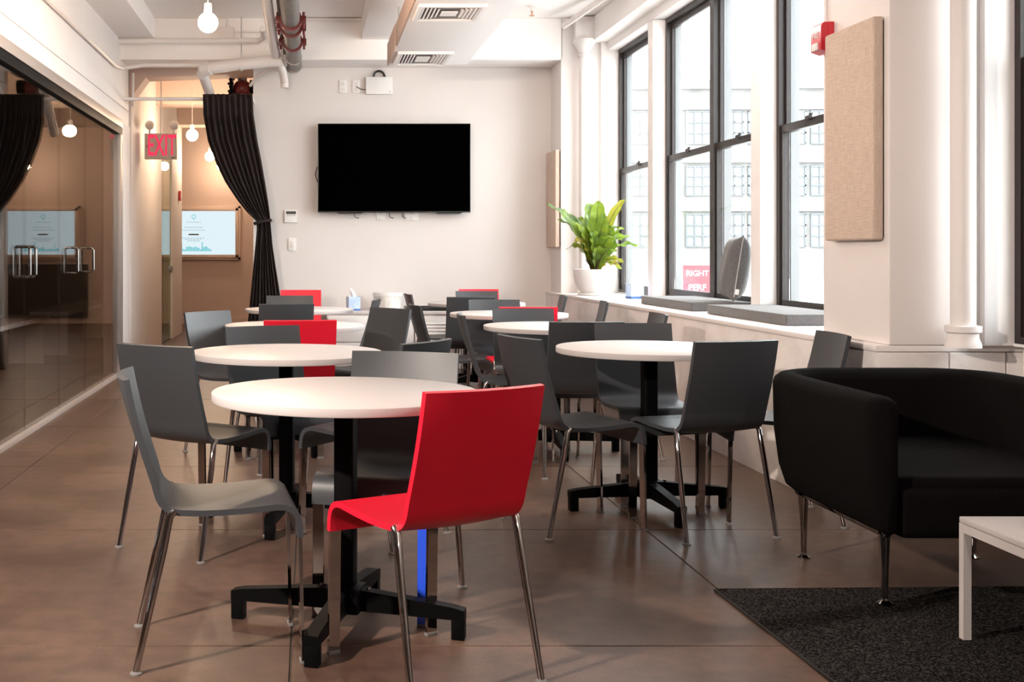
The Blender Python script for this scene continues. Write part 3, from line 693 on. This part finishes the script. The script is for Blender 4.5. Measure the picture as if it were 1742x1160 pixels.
# ------------------------------------------------------------------ chairs
CW = 0.193
def chair_profile():
    P = []
    for k in range(13):
        t = k/12; P.append((-0.270+0.078*t-0.006*math.sin(PI*t), 0.815-0.295*t))
    nb = len(P)-1
    P += [(-0.187, 0.50), (-0.181, 0.482), (-0.172, 0.466), (-0.159, 0.453), (-0.142, 0.444), (-0.12, 0.440)]
    P += [(-0.06, 0.437), (0.0, 0.438), (0.06, 0.441), (0.12, 0.446), (0.155, 0.449)]
    P += [(0.175, 0.448), (0.192, 0.442), (0.205, 0.431), (0.213, 0.416), (0.217, 0.398), (0.219, 0.378), (0.220, 0.362)]
    return P, nb
def chair_meshes():
    P, nb = chair_profile(); n = len(P); T = 0.0085
    N = []
    for i in range(n):
        a = Vector(P[max(i-1, 0)]); b = Vector(P[min(i+1, n-1)]); d = (b-a).normalized(); N.append(Vector((-d.y, d.x)))
    nx = 9
    def pos(i, j, side):
        x = -CW+2*CW*j/(nx-1); p = Vector(P[i])+N[i]*T*side
        q = 1-(x/CW)**2
        f = max(0, 1-i/nb*0.75) if i <= nb else max(0, 0.25-0.05*(i-nb))
        dz = -0.008*q if nb+5 < i < n-7 else 0
        return (x, p.x-0.026*q*f, p.y+dz)
    out = {}
    for name, rng in (('backrest', range(0, nb+1)), ('seat', range(nb, n))):
        for cname, m in (('grey', GREY), ('red', RED)):
            b = MB(); R = list(rng)
            V = {(i, j, s): b.bm.verts.new(pos(i, j, s)) for i in R for j in range(nx) for s in (-1, 1)}
            for i, i2 in zip(R, R[1:]):
                for j in range(nx-1):
                    for s in (-1, 1): b.bm.faces.new((V[i, j, s], V[i2, j, s], V[i2, j+1, s], V[i, j+1, s]))
                for j in (0, nx-1): b.bm.faces.new((V[i, j, -1], V[i2, j, -1], V[i2, j, 1], V[i, j, 1]))
            for i in ([R[0]] if name == 'backrest' else [R[-1]]):
                for j in range(nx-1): b.bm.faces.new((V[i, j, -1], V[i, j+1, -1], V[i, j+1, 1], V[i, j, 1]))
            out[name, cname] = b.mesh(name, m, 50)
    for s in (-1, 1):
        xo = s*(CW-0.021)
        out['front', s] = MB().prism([(0.214, 0.372), (0.224, 0.372), (0.232, 0.004), (0.222, 0.004)], 'x', xo-0.018, xo+0.018).mesh('leg', CHROME)
        out['fpad', s] = MB().box(xo-0.0185, xo+0.0185, 0.219, 0.235, 0, 0.010, 0.001).mesh('glide', mat('clear_glide', (0.20, 0.19, 0.185), 0.5))
        xr = s*(CW+0.004)
        out['rear', s] = MB().tube([(xr, -0.135, 0.447), (xr, -0.150, 0.432), (xr+s*0.004, -0.168, 0.34), (xr+s*0.014, -0.243, 0.006)], [0.0105, 0.0115, 0.0115, 0.0095], 12).mesh('leg', CHROME)
        out['rpad', s] = MB().lathe([(0, 0.009), (0.010, 0.009), (0.0175, 0.004), (0.0175, 0), (0, 0)], (xr+s*0.014, -0.243, 0), 14).mesh('glide', mat('clear_glide', (0.20, 0.19, 0.185)))
    return out
CM = chair_meshes()
def chair(label, x, y, fx, fy, color='grey', group=None):
    a = math.atan2(fy, fx)-PI/2
    L = math.hypot(fx, fy); fx, fy = fx/L, fy/L
    t = thing('dining_chair', label, 'chair', (x+0.27*fx, y+0.27*fy, 0), a, group or ('red dining chairs' if color == 'red' else 'grey dining chairs'))
    link('backrest', CM['backrest', color], t); link('seat', CM['seat', color], t)
    for s in (-1, 1):
        l = link('leg', CM['front', s], t); link('glide', CM['fpad', s], l)
        l = link('leg', CM['rear', s], t); link('glide', CM['rpad', s], l)
    return t
chair('red chair in the foreground with its back to the camera', 0.46, 3.08, -0.48, 0.87, 'red')
chair('grey chair seen from the side at the left front, facing the nearest table', -0.535, 3.47, 0.985, 0.12)
cb = chair('grey chair facing the camera behind the nearest table', 0.34, 4.20, -0.30, -0.95)
for c_ in cb.children:
    if c_.data is CM['front', -1]:
        c_.data = c_.data.copy(); c_.data.materials[0] = mat('blue_leg', (0.03, 0.10, 0.80), 0.25); c_['label'] = 'blue chair leg'  # this one front leg is plain blue instead of chrome
chair('grey chair at the far left front, its back turned, facing the second left table', -0.60, 4.53, 0.57, 0.82)
chair('grey chair facing the camera across the second left table, before a red one', -0.23, 5.68, 0.42, -0.9)
chair('grey chair with its curved back right behind the nearest table, facing the second left table', 0.47, 4.72, -0.81, 0.59)
chair('red chair drawn up to the third left table with its back to the camera', -0.05, 6.18, -0.12, 0.99, 'red')
chair('grey chair by the glass wall at the left of the third left table', -0.62, 7.10, 0.77, -0.64)
chair('grey chair at the right of the third left table with table shadow on its back', 0.515, 7.50, -0.80, -0.60)
chair('grey chair between the third and fourth left tables, back to the camera', -0.16, 8.15, -0.20, 0.97)
chair('grey chair behind the fourth left table, just in front of a red one', -0.165, 9.70, 0.0, -1)
chair('grey chair at the right side of the fourth left table, mostly hidden', 0.50, 8.88, -0.985, 0.17)
chair('red chair by the curtain at the far left against the back wall', -0.085, 11.20, 0.0, -1, 'red')
chair('grey chair on the left of the third right table, facing right', 0.72, 8.03, 0.99, 0.10)
chair('grey chair seen edge-on at the left of the farthest right table', 0.85, 10.15, 0.99, 0.05)
chair('grey chair seen edge-on at the left of the second right table', 0.88, 6.79, 0.99, -0.08)
chair('grey chair at the left of the near right table, right of the red front chair', 0.885, 4.98, 0.95, 0.30)
chair('grey chair facing the camera behind the second right table, before a red one', 1.35, 7.45, 0.0, -1)
chair('red chair behind the second right table, its back hidden by a grey chair', 1.43, 7.69, -0.03, 0.99, 'red')
chair('dark grey chair with its back to the camera before the farthest right table', 1.29, 9.42, 0.0, 1)
chair('grey chair facing the camera behind the third right table', 1.39, 8.87, 0.0, -1)
chair('red chair at the far right against the back wall behind a grey chair', 1.64, 11.43, 0.0, -1, 'red')
chair('grey chair facing the camera behind the farthest right table, before a red one', 1.54, 10.86, 0.0, -1)
chair('grey chair by the window wall at the farthest right table, facing left', 2.10, 9.74, -0.99, 0.1)
chair('grey chair by the window wall at the third right table, facing left', 2.15, 8.58, -0.99, 0.13)
chair('grey chair by the window wall at the second right table, facing left', 2.035, 6.86, -0.998, 0.05)
chair('grey chair against the window wall behind the black armchair, facing left', 2.315, 5.20, -0.995, 0.08)
chair('grey chair facing the camera behind the near right table, with the table shadow on it', 1.62, 5.90, 0.0, -1)
chair('grey chair with its back to the camera before the second right table', 1.425, 6.05, 0.0, 1)
chair('grey chair, back to the camera, nearest the black armchair', 1.72, 4.74, -0.27, 0.96)

# ------------------------------------------------------------------ round tables
RT = 0.418
TM = {}
TM['top'] = MB().lathe([(0, 0.74), (RT-0.004, 0.74), (RT, 0.737), (RT, 0.716), (RT-0.003, 0.712), (0, 0.712)], n=72).mesh('tabletop', TOPW, 50)
TM['col'] = MB().box(-0.031, 0.031, -0.031, 0.031, 0.10, 0.712, 0.008, 3).mesh('column', BLACKM)
TM['hub'] = MB().box(-0.055, 0.055, -0.055, 0.055, 0.055, 0.135, 0.012).mesh('hub', BLACKM)
TM['spider'] = MB().box(-0.14, 0.14, -0.03, 0.03, 0.700, 0.712).box(-0.03, 0.03, -0.14, 0.14, 0.700, 0.712).mesh('top_bracket', BLACKM)
TM['arm'] = MB().prism([(0.045, 0.128), (0.34, 0.098), (0.375, 0.090), (0.375, 0.060), (0.335, 0.060), (0.045, 0.062)], 'y', -0.021, 0.021).mesh('arm', BLACKM)
TM['foot'] = MB().box(0.335, 0.375, -0.021, 0.021, 0.0, 0.064, 0.004).mesh('foot', BLACKM)
TM['bolt'] = MB().tube([(0.075, 0, 0.12), (0.075, 0, 0.133)], 0.009, 8).mesh('bolt', CHROME)
def table(label, x, y, rot):
    t = thing('round_table', label, 'table', (x, y, 0), math.radians(rot), 'round white tables')
    for k, nme in (('top', 'tabletop'), ('col', 'column'), ('hub', 'hub'), ('spider', 'top_bracket')): link(nme, TM[k], t)
    for k in range(4):
        a = link('arm', TM['arm'], t); a.rotation_euler = (0, 0, k*PI/2); link('foot', TM['foot'], a); link('bolt', TM['bolt'], a)
table('round white table nearest the camera, beside the red front chair', 0.112, 3.67, -17)
table('round white table second from the camera in the left row', -0.10, 5.15, -10)
table('round white table third from the camera in the left row', -0.09, 7.05, 20)
table('round white table farthest in the left row, by the curtain', -0.08, 9.06, 35)
table('round white table nearest in the right row, beside the black armchair', 1.55, 5.37, 5)
table('round white table second in the right row', 1.45, 6.96, -3)
table('round white table third in the right row', 1.42, 8.39, 20)
table('round white table farthest in the right row near the low cabinets', 1.44, 10.16, 40)

# ------------------------------------------------------------------ rug, armchair, coffee table
rugo = thing('rug', 'charcoal flecked rug under the black armchair', 'rug', (1.40, 4.06, 0), math.radians(1.5))
MB().grid(lambda u, v: Vector((u*1.55, -2.9*v, 0.011+0.0006*math.sin(40*u)*math.sin(37*v))), 30, 40).build('pile', RUG, rugo)
m = MB().box(-0.004, 1.554, -2.904, 0.004, 0, 0.010, 0.003); m.build('edge_binding', BLACKP, rugo)

ch = thing('armchair', 'black upholstered tub armchair on chrome legs at the right edge', 'armchair', (2.22, 4.22, 0), math.radians(0))
# U-shaped shell: plan path from front of left arm, round the back, to front of right arm
def upath():
    hw, yf, yb, r = 0.40, -0.47, 0.44, 0.22
    p = [(-hw, yf+(yb-r-yf)*k/8) for k in range(8)]
    p += [(-hw+r-r*math.cos(a), yb-r+r*math.sin(a)) for a in [PI/2*k/8 for k in range(9)]]
    p += [(-hw+r+(2*hw-2*r)*k/8, yb) for k in range(1, 8)]
    p += [(hw-r+r*math.sin(a), yb-r+r*math.cos(a)) for a in [PI/2*k/8 for k in range(9)]]
    p += [(hw, yb-r-(yb-r-yf)*k/8) for k in range(1, 9)]
    return [Vector(q) for q in p]
def shell_mesh():
    P = upath(); n = len(P); th = 0.052
    sec = []
    # cross-section (offset from path to outside, height)
    z0, z1 = 0.27, 0.715
    sec = [(-th, z0+0.01), (-th, 0.45), (-th, z1-0.04)]
    sec += [(-th*math.cos(a), z1-0.04+0.04*math.sin(a)) for a in [PI/6*k for k in range(1, 6)]]
    sec += [(th, z1-0.04), (th-0.004, 0.50), (th-0.022, 0.36), (th-0.045, z0+0.02), (th-0.07, z0)]
    b = MB(); rings = []
    def ring(i, shrink=1.0, push=0):
        a = P[max(i-1, 0)]; c = P[min(i+1, n-1)]; d = (c-a).normalized(); nrm = Vector((-d.y, d.x))
        out = []
        zc = 0.48
        for (o, z) in sec:
            q = P[i]+nrm*o*shrink+d*push
            out.append(b.bm.verts.new((q.x, q.y, zc+(z-zc)*(1-(1-shrink)*0.14))))
        return out
    rings.append(ring(0, 0.45, -0.042)); rings.append(ring(0, 0.8, -0.030)); rings.append(ring(0, 0.95, -0.014))
    for i in range(n): rings.append(ring(i))
    rings.append(ring(n-1, 0.95, 0.014)); rings.append(ring(n-1, 0.8, 0.030)); rings.append(ring(n-1, 0.45, 0.042))
    m_ = len(sec)
    for a, c in zip(rings, rings[1:]):
        for k in range(m_): b.bm.faces.new((a[k], a[(k+1) % m_], c[(k+1) % m_], c[k]))
    b.bm.faces.new(rings[0]); b.bm.faces.new(rings[-1])
    return b
shell_mesh().build('arm_and_back_shell', SOFAM, ch, 60)
MB().box(-0.35, 0.35, -0.50, 0.39, 0.262, 0.42, 0.03, 4).build('seat_base', SOFAM, ch, 60)
MB().box(-0.345, 0.345, -0.475, 0.38, 0.40, 0.455, 0.024, 4).build('seat_cushion', SOFAM, ch, 60)
for s in (-1, 1):
    MB().box(s*0.325-0.014, s*0.325+0.014, -0.36, 0.34, 0.235, 0.262, 0.004).build('side_rail', CHROME, ch)
    for yy, yfoot in ((-0.345, -0.345), (0.29, 0.29)):
        lg = MB().tube([(s*0.325, yy, 0.245), (s*0.325, yy+0.004, 0.235), (s*0.325, yfoot, 0.12), (s*0.325, yfoot, 0.02)], [0.020, 0.019, 0.012, 0.0105], 14).build('leg', CHROME, ch)
        MB().lathe([(0, 0), (0.024, 0), (0.025, 0.005), (0.012, 0.014), (0.010, 0.024), (0, 0.024)], (s*0.325, yfoot, 0.012 if yy < 0 else 0.0), 16).build('foot', CHROME, lg)
ct = thing('coffee_table', 'low white coffee table corner in front of the black armchair', 'table', (2.39, 3.02, 0))
CTW, CTD = 0.435, 0.52
MB().box(-CTW, CTW, -CTD, CTD, 0.360, 0.377, 0.003).build('tabletop', TOPW, ct)
m = MB(); m.box(-CTW+0.024, CTW-0.024, -CTD+0.001, -CTD+0.024, 0.332, 0.358).box(-CTW+0.024, CTW-0.024, CTD-0.024, CTD-0.001, 0.332, 0.358).box(-CTW+0.001, -CTW+0.024, -CTD+0.024, CTD-0.024, 0.332, 0.358).box(CTW-0.024, CTW-0.001, -CTD+0.024, CTD-0.024, 0.332, 0.358)
m.build('apron', TOPW, ct)
for sx in (-1, 1):
    for sy in (-1, 1):
        MB().prism([(sx*(CTW-0.012)-0.012, sy*(CTD-0.012)-0.012), (sx*(CTW-0.012)+0.012, sy*(CTD-0.012)-0.012), (sx*(CTW-0.012)+0.012, sy*(CTD-0.012)+0.012), (sx*(CTW-0.012)-0.012, sy*(CTD-0.012)+0.012)], 'z', 0.012, 0.359).build('leg', TOPW, ct)

# ------------------------------------------------------------------ window seat cushions
def cushion_fn(hx, hy, hz, nu=24, p=5.0):
    def fn(u, v):
        a = (u*2-1)*PI; b_ = (v-0.5)*PI
        def sp(w, e): return math.copysign(abs(w)**e, w)
        e1, e2 = 0.16, 0.55
        return Vector((hx*sp(math.cos(b_), e2*0.5)*sp(math.cos(a), e1), hy*sp(math.cos(b_), e2*0.5)*sp(math.sin(a), e1), hz*sp(math.sin(b_), e2)))
    return fn
def seat_cushion(label, y0, y1, x0=2.535, x1=2.955):
    t = thing('seat_cushion', label, 'cushion', ((x0+x1)/2, (y0+y1)/2, 0.781))
    hx, hy = (x1-x0)/2, (y1-y0)/2
    b = MB().box(-hx, hx, -hy, hy, 0.0, 0.060, 0.012, 3)
    b.build('pad', FABG, t, 60)
    for z in (0.006, 0.056):
        MB().tube([(-hx+0.003, -hy+0.003, z), (hx-0.003, -hy+0.003, z), (hx-0.003, hy-0.003, z), (-hx+0.003, hy-0.003, z), (-hx+0.003, -hy+0.003, z)], 0.0045, 6).build('piping', FABG, t)
seat_cushion('flat grey seat cushion on the window ledge nearer the fern', 7.82, 9.00)
seat_cushion('flat grey seat cushion on the window ledge nearer the camera', 6.26, 7.50)
pw = thing('pillow', 'grey pillow standing on edge against the window', 'pillow', (2.845, 7.97, 0.846), math.radians(-13))
def pillow(hx, hy, hz):
    b = MB(); n = 18
    def prof(u, v):
        return (max(0, (1-u**4))*max(0, (1-v**4)))**0.55
    def pinch(u, v): return 1-0.07*(1-abs(v)**2)*abs(u)**3, 1-0.07*(1-abs(u)**2)*abs(v)**3
    for s in (-1, 1):
        def fn(a, c):
            u, v = a*2-1, c*2-1; pu, pv = pinch(u, v)
            return Vector((s*hx*prof(u, v)*(1+0.05*math.sin(7*u+3*v)), hy*u*pu, hz+hz*v*pv))
        b.grid(fn, n, n)
    bmesh.ops.remove_doubles(b.bm, verts=b.bm.verts, dist=0.0008)
    return b
pm = pillow(0.085, 0.20, 0.222).build('stuffed_cover', FABG, pw, 80); pm.rotation_euler = (0, 0.15, 0)
pc = [(0, -0.193, 0.03), (0, -0.187, 0.12), (0, -0.186, 0.222), (0, -0.187, 0.33), (0, -0.196, 0.43)]
z_ = MB().tube(pc, 0.004, 6).build('zip_seam', mat('seam_grey', (0.34, 0.33, 0.33), 0.7), pw); z_.rotation_euler = (0, 0.15, 0)
l_ = MB().box(0.002, 0.026, -0.202, -0.200, 0.05, 0.085).build('care_label', TISSUE, pw); l_.rotation_euler = (0, 0.15, 0)

# ------------------------------------------------------------------ potted fern
pt = thing('potted_fern', "bird's nest fern in a white bowl on the window ledge", 'plant', (2.615, 10.78, 0.78))
MB().lathe([(0, 0), (0.145, 0), (0.155, 0.008), (0.15, 0.024), (0.13, 0.026), (0, 0.026)], n=36).build('saucer', POTM, pt)
MB().lathe([(0, 0.026), (0.125, 0.026), (0.150, 0.06), (0.178, 0.12), (0.191, 0.18), (0.195, 0.235), (0.193, 0.24), (0.183, 0.235), (0.180, 0.20), (0, 0.20)], n=40).build('bowl', POTM, pt)
MB().lathe([(0, 0.235), (0.08, 0.232), (0.14, 0.222), (0.182, 0.212)], n=30).build('soil', SOIL, pt)
def leaf(tip, width, m, droop=0.3, wav=0.012, ph=0.0):
    tip = Vector(tip); base = Vector((tip.x*0.06, tip.y*0.10, 0.0)); n = 18
    out = Vector((tip.x, tip.y, 0)); L = tip.length
    def cpos(t):
        c1 = Vector((tip.x*0.22, tip.y*0.22, tip.z*0.55+L*droop*0.55)); c2 = Vector((tip.x*0.68, tip.y*0.68, tip.z*0.9+L*droop*0.6))
        return (1-t)**3*base+3*(1-t)**2*t*c1+3*(1-t)*t*t*c2+t**3*tip
    def wd(t): return width*(0.16+0.84*math.sin(PI*min(1, t*0.9+0.08))**0.8)*(1 if t < 0.9 else max(0.06, (1-t)/0.1))
    b = MB(); V = []
    for i in range(n+1):
        t = i/n; p = cpos(t); d = (cpos(min(1, t+0.02))-cpos(max(0, t-0.02))).normalized()
        side = d.cross(Vector((0, 0, 1)))
        if side.length < 0.05: side = Vector((1, 0, 0))
        # turn blades toward the room so their faces show
        side = (side.normalized()*0.55+Vector((0.85, 0.1, 0)) if abs(d.x) < 0.75 else side.normalized()*0.8+Vector((0.35, 0, 0.45)))
        side = (side-d*side.dot(d)).normalized(); up = side.cross(d)
        row = []
        for j in range(-3, 4):
            k = j/3; w_ = wd(t)
            row.append(b.bm.verts.new(p+side*k*w_+up*(0.22*w_*abs(k)+wav*abs(k)*math.sin(26*t+ph+(1.7 if k > 0 else 0)))))
        V.append(row)
    for i in range(n):
        for j in range(6): b.bm.faces.new((V[i][j], V[i+1][j], V[i+1][j+1], V[i][j+1]))
    o = b.build('leaf', m, pt, 80); o.location = (0, 0, 0.225)
    rb_ = MB().tube([cpos(t)+Vector((0, 0, 0)) for t in [k/12*0.92 for k in range(13)]], [0.0055*(1-0.8*k/12) for k in range(13)], 5).build('midrib', RIB, o)
Q = 185.0
LV = [(-86, 113, -10, .035, LEAF, .02), (-56, 105, 12, .035, LEAF, .05), (-26, 92, 14, .05, LEAF, .08), (-6, 116, 10, .062, LEAF, .10), (3, 118, -8, .056, LEAF, .08), (16, 103, 10, .055, LEAF, .10),
      (30, 92, 14, .06, LEAF, .08), (50, 121, -4, .034, LEAFY, .02), (58, 72, 16, .045, LEAF, .14), (70, 42, -6, .032, LEAF, .30), (-12, 68, -18, .042, LEAF, .10), (22, 58, -22, .055, LEAF, .20),
      (44, 56, -16, .055, LEAF, .22), (-40, 46, -14, .045, LEAFY, .45), (-44, 36, 10, .04, LEAFY, .55), (42, 14, -14, .032, LEAFY, .45), (-28, 70, 24, .045, LEAF, .12), (6, 76, 26, .05, LEAF, .1), (-4, 40, -24, .035, LEAF, .25), (48, 2, 6, .03, LEAFY, .6),
      (-66, 86, -6, .03, LEAF, .12), (-40, 78, -12, .042, LEAF, .14), (-18, 104, -6, .05, LEAF, .08), (36, 74, -10, .05, LEAF, .16), (62, 58, 8, .04, LEAF, .22), (12, 88, -14, .05, LEAF, .1), (26, 34, -24, .04, LEAF, .35)]
for k, (px, pz, py, w_, m_, dr) in enumerate(LV):
    leaf((px/Q, py/100, pz/Q), w_*1.3, m_, dr, 0.012, k*1.3)
for k in range(9):
    a_ = k*0.7; MB().tube([(0.03*math.cos(a_), 0.03*math.sin(a_), 0.225), (0.05*math.cos(a_), 0.05*math.sin(a_), 0.28), (0.09*math.cos(a_), 0.07*math.sin(a_), 0.33)], [0.009, 0.007, 0.003], 6).build('stem', SOIL, pt)

# ------------------------------------------------------------------ outside: street, building across, red sign
struct(box('ground', mat('pale_pavement', (0.55, 0.55, 0.54), 0.9), 3.3, 90, -40, 130, -0.7, -0.6))
FAC = mat('stone_facade', (0.185, 0.18, 0.174), 0.9, noise=(0.8, (0.15, 0.147, 0.142), 0.4, 0.65))
bd = thing('building', 'pale office building with gridded windows across the street', 'building', (31, 80, -0.6), math.radians(-2))
MB().box(-16, 18, 0, 8, 0, 13.3).build('wall', FAC, bd)
MB().box(-16.2, 18.2, -0.4, 0.0, 12.9, 13.5).build('cornice', FAC, bd)
for z in (11.5, 7.9, 4.6): MB().box(-16, 18, -0.22, 0, z, z+0.35).build('string_course', FAC, bd)
GF = mat('far_window_frame', (0.125, 0.13, 0.135), 0.6, spec=0.1); GP = mat('far_window_glass', (0.18, 0.19, 0.20), 0.4, spec=0.2)
WFm = {}
def wframe(h):
    b = MB()
    for x in (-0.85, -0.28, 0.28, 0.85): b.box(x-0.05, x+0.05, -0.12, 0, 0, h)
    for z in (0, h*0.33, h*0.66, h): b.box(-0.9, 0.9, -0.12, 0, z-0.05, z+0.05)
    return b.mesh('window', GF)
for h in (2.2, 1.95): WFm[h] = (wframe(h), MB().box(-0.85, 0.85, -0.03, 0, 0, h).mesh('pane', GP))
for z, h in ((9.2, 2.2), (5.7, 1.95), (2.2, 2.2)):
    for k in range(16):
        w = link('window', WFm[h][0], bd); w.location = (-15+k*2.1, -0.02, z); link('pane', WFm[h][1], w)
sg = thing('street_sign', 'red and white street sign outside the middle window', 'sign', (9.88, 30, -0.6))
MB().box(-0.36, 0.36, -0.03, 0.03, 0.55, 1.45, 0.01).build('board', mat('sign_red', (0.22, 0.055, 0.065), 0.6, spec=0.05), sg)
text('lettering', 'RIGHT', 0.20, PLASTW, sg, (0, -0.032, 1.24), FRONT, 0.002)
text('lettering', 'PERF', 0.22, PLASTW, sg, (0, -0.032, 0.88), FRONT, 0.002)
for x in (-0.3, 0.3): MB().tube([(x, 0, 0), (x, 0, 0.56)], 0.03, 8).build('post', STEEL, sg)
